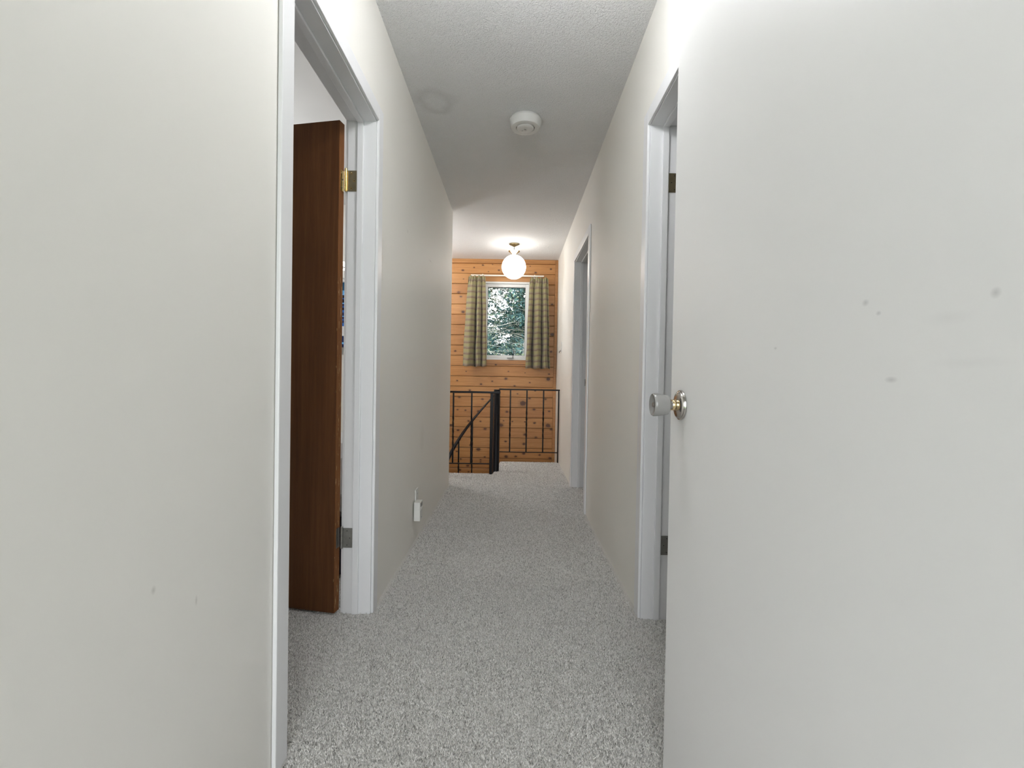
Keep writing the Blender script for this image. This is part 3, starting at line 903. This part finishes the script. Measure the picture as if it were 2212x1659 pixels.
def handrail(bm):
    rings = []
    for i, p in enumerate(HC):
        a, b = Vector(HC[max(0, i - 1)]), Vector(HC[min(len(HC) - 1, i + 1)])
        t = (b - a).normalized()
        s = t.cross(Vector((0, 0, 1))).normalized()
        u = s.cross(t).normalized()
        prof = [(-.020, -.006), (.020, -.006), (.020, .004), (.014, .009), (-.014, .009), (-.020, .004)]
        rings.append([bm.verts.new(Vector(p) + s * q + u * w) for q, w in prof])
    for a, b in zip(rings, rings[1:]):
        for i in range(6):
            bm.faces.new((a[i], a[(i + 1) % 6], b[(i + 1) % 6], b[i]))
    bm.faces.new(rings[0])
    bm.faces.new(rings[-1])


mk('handrail', 'black', rel(st, handrail), st, True)
NT = 9
for k in range(NT):
    t0, t1 = .30 + k * .31, .30 + k * .31 + .345
    zt = rail_z(t0) - .86
    def tread(bm, t0=t0, t1=t1, zt=zt):
        pts = [helix(t0, .036)] + [helix(t0 + (t1 - t0) * i / 6) for i in range(7)] + [helix(t1, .036)]
        prism(bm, pts, zt - .035, zt)
    mk('tread', 'tread', rel(st, tread), st)
    tb_ = t0 + .225
    if tb_ < 2.95:
        x, y = helix(tb_, SR - .02)
        mk('baluster', 'black', rel(st, lambda bm: baluster(bm, x, y, zt, rail_z(tb_) - .007)), st)

# ------------------------------------------------------------------ things in the bedroom, seen in the gap behind the brown door
SHX, SHY = -1.487, 4.055
sh = empty('hanging_shirt', (SHX, SHY, 1.35), 'blue striped shirt hanging in the bedroom gap behind the brown door', 'shirt')


def shirt(bm):
    # outline of one side, front and back layers pulled apart
    out = [(x * 1.1, 1.205 + (zz - 1.095) * 1.1) for x, zz in ((0, 1.585), (.06, 1.60), (.20, 1.565), (.34, 1.40), (.27, 1.34), (.22, 1.42), (.225, 1.10), (0, 1.095))]
    half = out
    full = half + [(-x, z_) for x, z_ in reversed(half[1:-1])]
    n = len(full)
    for dy in (0,):
        f = [bm.verts.new((SHX + x, SHY - .045 * (1 - abs(x) / .4), z_)) for x, z_ in full]
        b = [bm.verts.new((SHX + x, SHY + .045 * (1 - abs(x) / .4), z_)) for x, z_ in full]
        bm.faces.new(f)
        bm.faces.new(b)
        for i in range(n):
            j = (i + 1) % n
            bm.faces.new((f[i], f[j], b[j], b[i]))


mk('cloth', 'shirt', rel(sh, shirt), sh)
mk('hanger', 'hanger', rel(sh, lambda bm: tube(bm, [(SHX - .21, SHY, 1.735), (SHX, SHY, 1.795), (SHX + .21, SHY, 1.735)], .006, 8)), sh, True)
mk('hook', 'steel', rel(sh, lambda bm: tube(bm, [(SHX, SHY, 1.79), (SHX, SHY, 1.86), (SHX + .014, SHY, 1.885), (SHX, SHY, 1.906), (SHX - .014, SHY, 1.892)], .003, 8)), sh, True)
ch = empty('coat_hook', (SHX, 4.108, 1.90), 'steel coat hook on the bedroom wall above the striped shirt', 'hook')
mk('plate', 'chrome', rel(ch, lambda bm: box(bm, SHX - .012, SHX + .012, 4.105, 4.1095, 1.87, 1.95, .002)), ch)
mk('prong', 'chrome', rel(ch, lambda bm: tube(bm, [(SHX, 4.105, 1.900), (SHX, 4.075, 1.893), (SHX, 4.050, 1.905), (SHX, 4.040, 1.925)], .005, 10)), ch, True)
bx = empty('storage_box', (-.90, 2.45, 0), 'dark navy storage box on the bedroom floor behind the brown door', 'box')
mk('body', 'navybox', rel(bx, lambda bm: box(bm, -1.06, -.76, 2.26, 2.62, .004, .21, .006)), bx)
mk('lid', 'navybox', rel(bx, lambda bm: box(bm, -1.07, -.75, 2.25, 2.63, .211, .235, .006)), bx)


def crumpled(bm):
    bmesh.ops.create_icosphere(bm, subdivisions=4, radius=1)
    for v in bm.verts:
        p = v.co
        d = 1 + .07 * math.sin(9 * p.x + 4 * p.z) * math.cos(7 * p.y - 3 * p.z) + .05 * math.sin(17 * p.z + 6 * p.x + 3 * p.y)
        p *= d
        v.co = (-.905 + p.x * .145, 2.44 + p.y * .17, max(.237, .45 + p.z * .22))


tag(mk('laundry_bag', 'bag', crumpled, None, True), 'crumpled white bag standing on the navy box behind the brown door', 'bag')

# ------------------------------------------------------------------ outdoors, seen through the window
tag(mkbox('ground', 'lawn', (-30, 30, -30, 45, -3.1, -3.0)), 'lawn outside below the window', 'ground', 'structure')


def spray_mesh(name, mat, centres, size, leaflets, seed, parent):
    r = np.random.default_rng(seed)
    c, s = np.asarray(centres), np.asarray(size)
    n = len(c)
    unit = lambda v: v / np.linalg.norm(v, axis=-1, keepdims=True)
    ax = unit(r.normal(size=(n, 3)) * (1, 1, .45) + (0, 0, -.35))
    sd_ = unit(np.cross(ax, r.normal(size=(n, 3))))
    t = (np.arange(leaflets) / leaflets)[None, :, None]
    sg = np.where(np.arange(leaflets) % 2, 1.0, -1.0)[None, :, None]
    S3 = s[:, None, None]
    base = c[:, None] + ax[:, None] * S3 * t
    d = (sd_[:, None] * sg * (1 - .6 * t) + ax[:, None] * .7) * S3 * .38 + r.normal(size=(n, leaflets, 3)) * S3 * .06
    wv = unit(np.cross(d, r.normal(size=(n, leaflets, 3)))) * S3 * .075
    V = np.stack([base, base + d * .5 + wv, base + d, base + d * .5 - wv], 2).reshape(-1, 3)
    m = n * leaflets
    me = bpy.data.meshes.new(name)
    me.vertices.add(m * 4)
    me.vertices.foreach_set('co', V.astype(np.float32).ravel())
    me.loops.add(m * 4)
    me.loops.foreach_set('vertex_index', np.arange(m * 4, dtype=np.int32))
    me.polygons.add(m)
    me.polygons.foreach_set('loop_start', np.arange(0, m * 4, 4, dtype=np.int32))
    me.update(calc_edges=True)
    o = link(name, me, mat, parent)
    o['kind'] = 'stuff'
    return o


def tree(name, label, trunk, rads, region, count, size, branch_spec, seed):
    e = empty(name, trunk[0], label, 'tree', group='trees beyond the window')
    base = Vector(trunk[0])
    r = random.Random(seed)
    mk('trunk', 'bark', rel(e, lambda bm: tube(bm, trunk, rads, 12)), e, True)

    def br(bm):
        for k in range(branch_spec[0]):
            z_ = r.uniform(*branch_spec[1])
            i = max(j for j in range(len(trunk)) if trunk[j][2] <= z_)
            a, b = Vector(trunk[i]), Vector(trunk[min(i + 1, len(trunk) - 1)])
            f = (z_ - a.z) / max(.01, b.z - a.z)
            p = a.lerp(b, f)
            ang = r.uniform(*branch_spec[2])
            L = r.uniform(*branch_spec[3])
            d = Vector((math.cos(ang), math.sin(ang), r.uniform(-.25, .3)))
            pts = []
            droop = r.uniform(-.35, .15)
            for q in range(7):
                t = q / 6
                pts.append(p + d * L * t + Vector((0, 0, droop * t * t * L * .6)) + Vector((r.uniform(-1, 1), r.uniform(-1, 1), r.uniform(-1, 1))) * .03)
            r0 = r.uniform(.006, .013)
            tube(bm, pts, [r0 * (1 - .8 * q / 6) for q in range(7)], 5)
            for _ in range(3):
                s = r.randint(2, 5)
                dd = d + Vector((r.uniform(-1, 1), r.uniform(-.6, .6), r.uniform(-.9, .9)))
                tube(bm, [pts[s], pts[s] + dd * .16, pts[s] + dd * .36 + Vector((0, 0, -.05))], [r0 * .5, r0 * .4, r0 * .15], 4)
    o = mk('branches', 'twig', rel(e, br), e)
    o['kind'] = 'stuff'
    rr = np.random.default_rng(seed)
    cs = region(rr, count)
    f = spray_mesh('foliage', 'leaf', [c - np.array(base) for c in cs], rr.uniform(size[0], size[1], len(cs)), 12, seed, e)
    return e


def reg_main(rr, n):
    out = []
    while len(out) < n:
        p = np.array([rr.normal(.1, 1.5), rr.uniform(9.2, 11.3), rr.uniform(-1.5, 6.5)])
        # clumps with sky gaps between them
        g = math.sin(p[0] * 4.1 + 1.0) * math.cos(p[2] * 3.3 - .8) + .5 * math.sin(p[0] * 9 + p[2] * 7)
        keep = .95 if g > -.35 else .40
        if p[2] < 2.05:
            keep *= .35
        if -1.1 < p[0] < -.22 and p[2] > 2.25:
            keep *= .40
        if rr.random() < keep:
            out.append(p)
    return out


def reg_back(rr, n):
    out = []
    while len(out) < n:
        p = np.array([rr.normal(.2, 2.4), rr.uniform(13, 15), rr.uniform(-2.5, 3.4)])
        if p[2] < (2.2 if -1.6 < p[0] < -.15 else 2.9) + .40 * math.sin(p[0] * 5.3):
            out.append(p)
    return out


tree('conifer_tree', 'pale barked conifer with bare twigs close to the window', [(.62, 10, -3.05), (.42, 10, .6), (.27, 10, 1.45), (.26, 10, 1.70), (.40, 10, 2.15), (.44, 10.1, 2.6), (.20, 10, 2.95), (-.1, 10.1, 3.6), (-.1, 10.2, 6.5)],
     [.17, .13, .11, .09, .07, .07, .075, .07, .01], reg_main, 11000, (.12, .26), (70, (.6, 3.4), (2.3, 4.0), (.7, 1.9)), 5)
tree('hedge_tree', 'dense dark green bushy tree further back', [(.4, 14, -3.05), (.3, 14, 0), (.2, 14, 2.6)], [.15, .1, .02], reg_back, 8500, (.22, .42), (20, (-1, 2), (0, 6.2), (.6, 1.6)), 11)


# ------------------------------------------------------------------ carpet pile: real yarn tufts over the floor in view
def pile():
    pts = []

    def area(x0, x1, y0, y1, step):
        nx, ny = int((x1 - x0) / step), int((y1 - y0) / step)
        gx, gy = np.meshgrid(np.arange(nx), np.arange(ny))
        x = x0 + (gx.ravel() + rng.uniform(-.1, 1.1, nx * ny)) * step
        y = y0 + (gy.ravel() + rng.uniform(-.1, 1.1, nx * ny)) * step
        pts.append(np.stack([x, y, np.full_like(x, step)], 1))
    area(XL, .41, .45, 1.02, .0060)
    area(-1.15, .80, 1.02, 2.25, .0040)
    area(XL, XR, 2.25, 3.4, .0050)
    area(-.75, .75, 3.4, Y1, .0070)
    area(-.19, XR, Y1, YLAND - .004, .0075)
    P = np.concatenate(pts)
    x, y = P[:, 0], P[:, 1]
    keep = np.ones(len(P), bool)
    inL = (x < XL + .016) & (x > XL - WT - .016)
    inR = (x > XR - .016) & (x < XR + WT + .016)
    ok1 = (y > DN + .004) & (y < DF - .004)
    ok2 = (y > EN + .004) & (y < EF - .004)
    keep &= ~(inL & ~ok1 & (y < 4.225))
    keep &= ~(inR & ~(ok1 | ok2))
    keep &= ~((x > XR + .0) & (y > 2.25) & ~ok2)
    keep &= ~((y > Y1) & (x < -.19 + (y - Y1) * .076))
    P = P[keep]
    n = len(P)
    st_ = P[:, 2]
    base = np.stack([P[:, 0], P[:, 1], np.zeros(n)], 1)
    a = rng.uniform(0, 2 * PI, n)
    r0 = st_ * rng.uniform(.40, .58, n)
    hgt = rng.uniform(.0030, .0070, n)
    # pile lies in loose swirls
    sw_ = .8 * np.sin(P[:, 0] * 160 + 2 * np.sin(P[:, 1] * 130)) + rng.uniform(-PI, PI, n)
    ln = rng.uniform(.0010, .0052, n)
    lean = np.stack([np.cos(sw_) * ln, np.sin(sw_) * ln, hgt], 1)
    V = np.zeros((n, 5, 3))
    for k in range(3):
        V[:, k] = base + np.stack([np.cos(a + k * 2.094) * r0, np.sin(a + k * 2.094) * r0, np.zeros(n)], 1)
    side = np.stack([-np.sin(sw_), np.cos(sw_), np.zeros(n)], 1) * (r0 * .34)[:, None]
    V[:, 3] = base + lean + side
    V[:, 4] = base + lean - side
    idx = np.arange(n)[:, None] * 5
    # a blunt tuft: triangle foot, short ridge on top
    T = np.concatenate([idx + np.array([[0, 1, 3]]), idx + np.array([[1, 2, 4]]), idx + np.array([[1, 4, 3]]), idx + np.array([[2, 0, 4]]), idx + np.array([[0, 3, 4]])]).astype(np.int32)
    me = bpy.data.meshes.new('carpet_pile')
    me.vertices.add(n * 5)
    me.vertices.foreach_set('co', V.astype(np.float32).ravel())
    me.loops.add(len(T) * 3)
    me.loops.foreach_set('vertex_index', T.ravel())
    me.polygons.add(len(T))
    me.polygons.foreach_set('loop_start', np.arange(0, len(T) * 3, 3, dtype=np.int32))
    me.update(calc_edges=True)
    me.validate()
    o = link('carpet_pile', me, 'tuft', floor)
    o['kind'] = 'stuff'
    return n


pile()
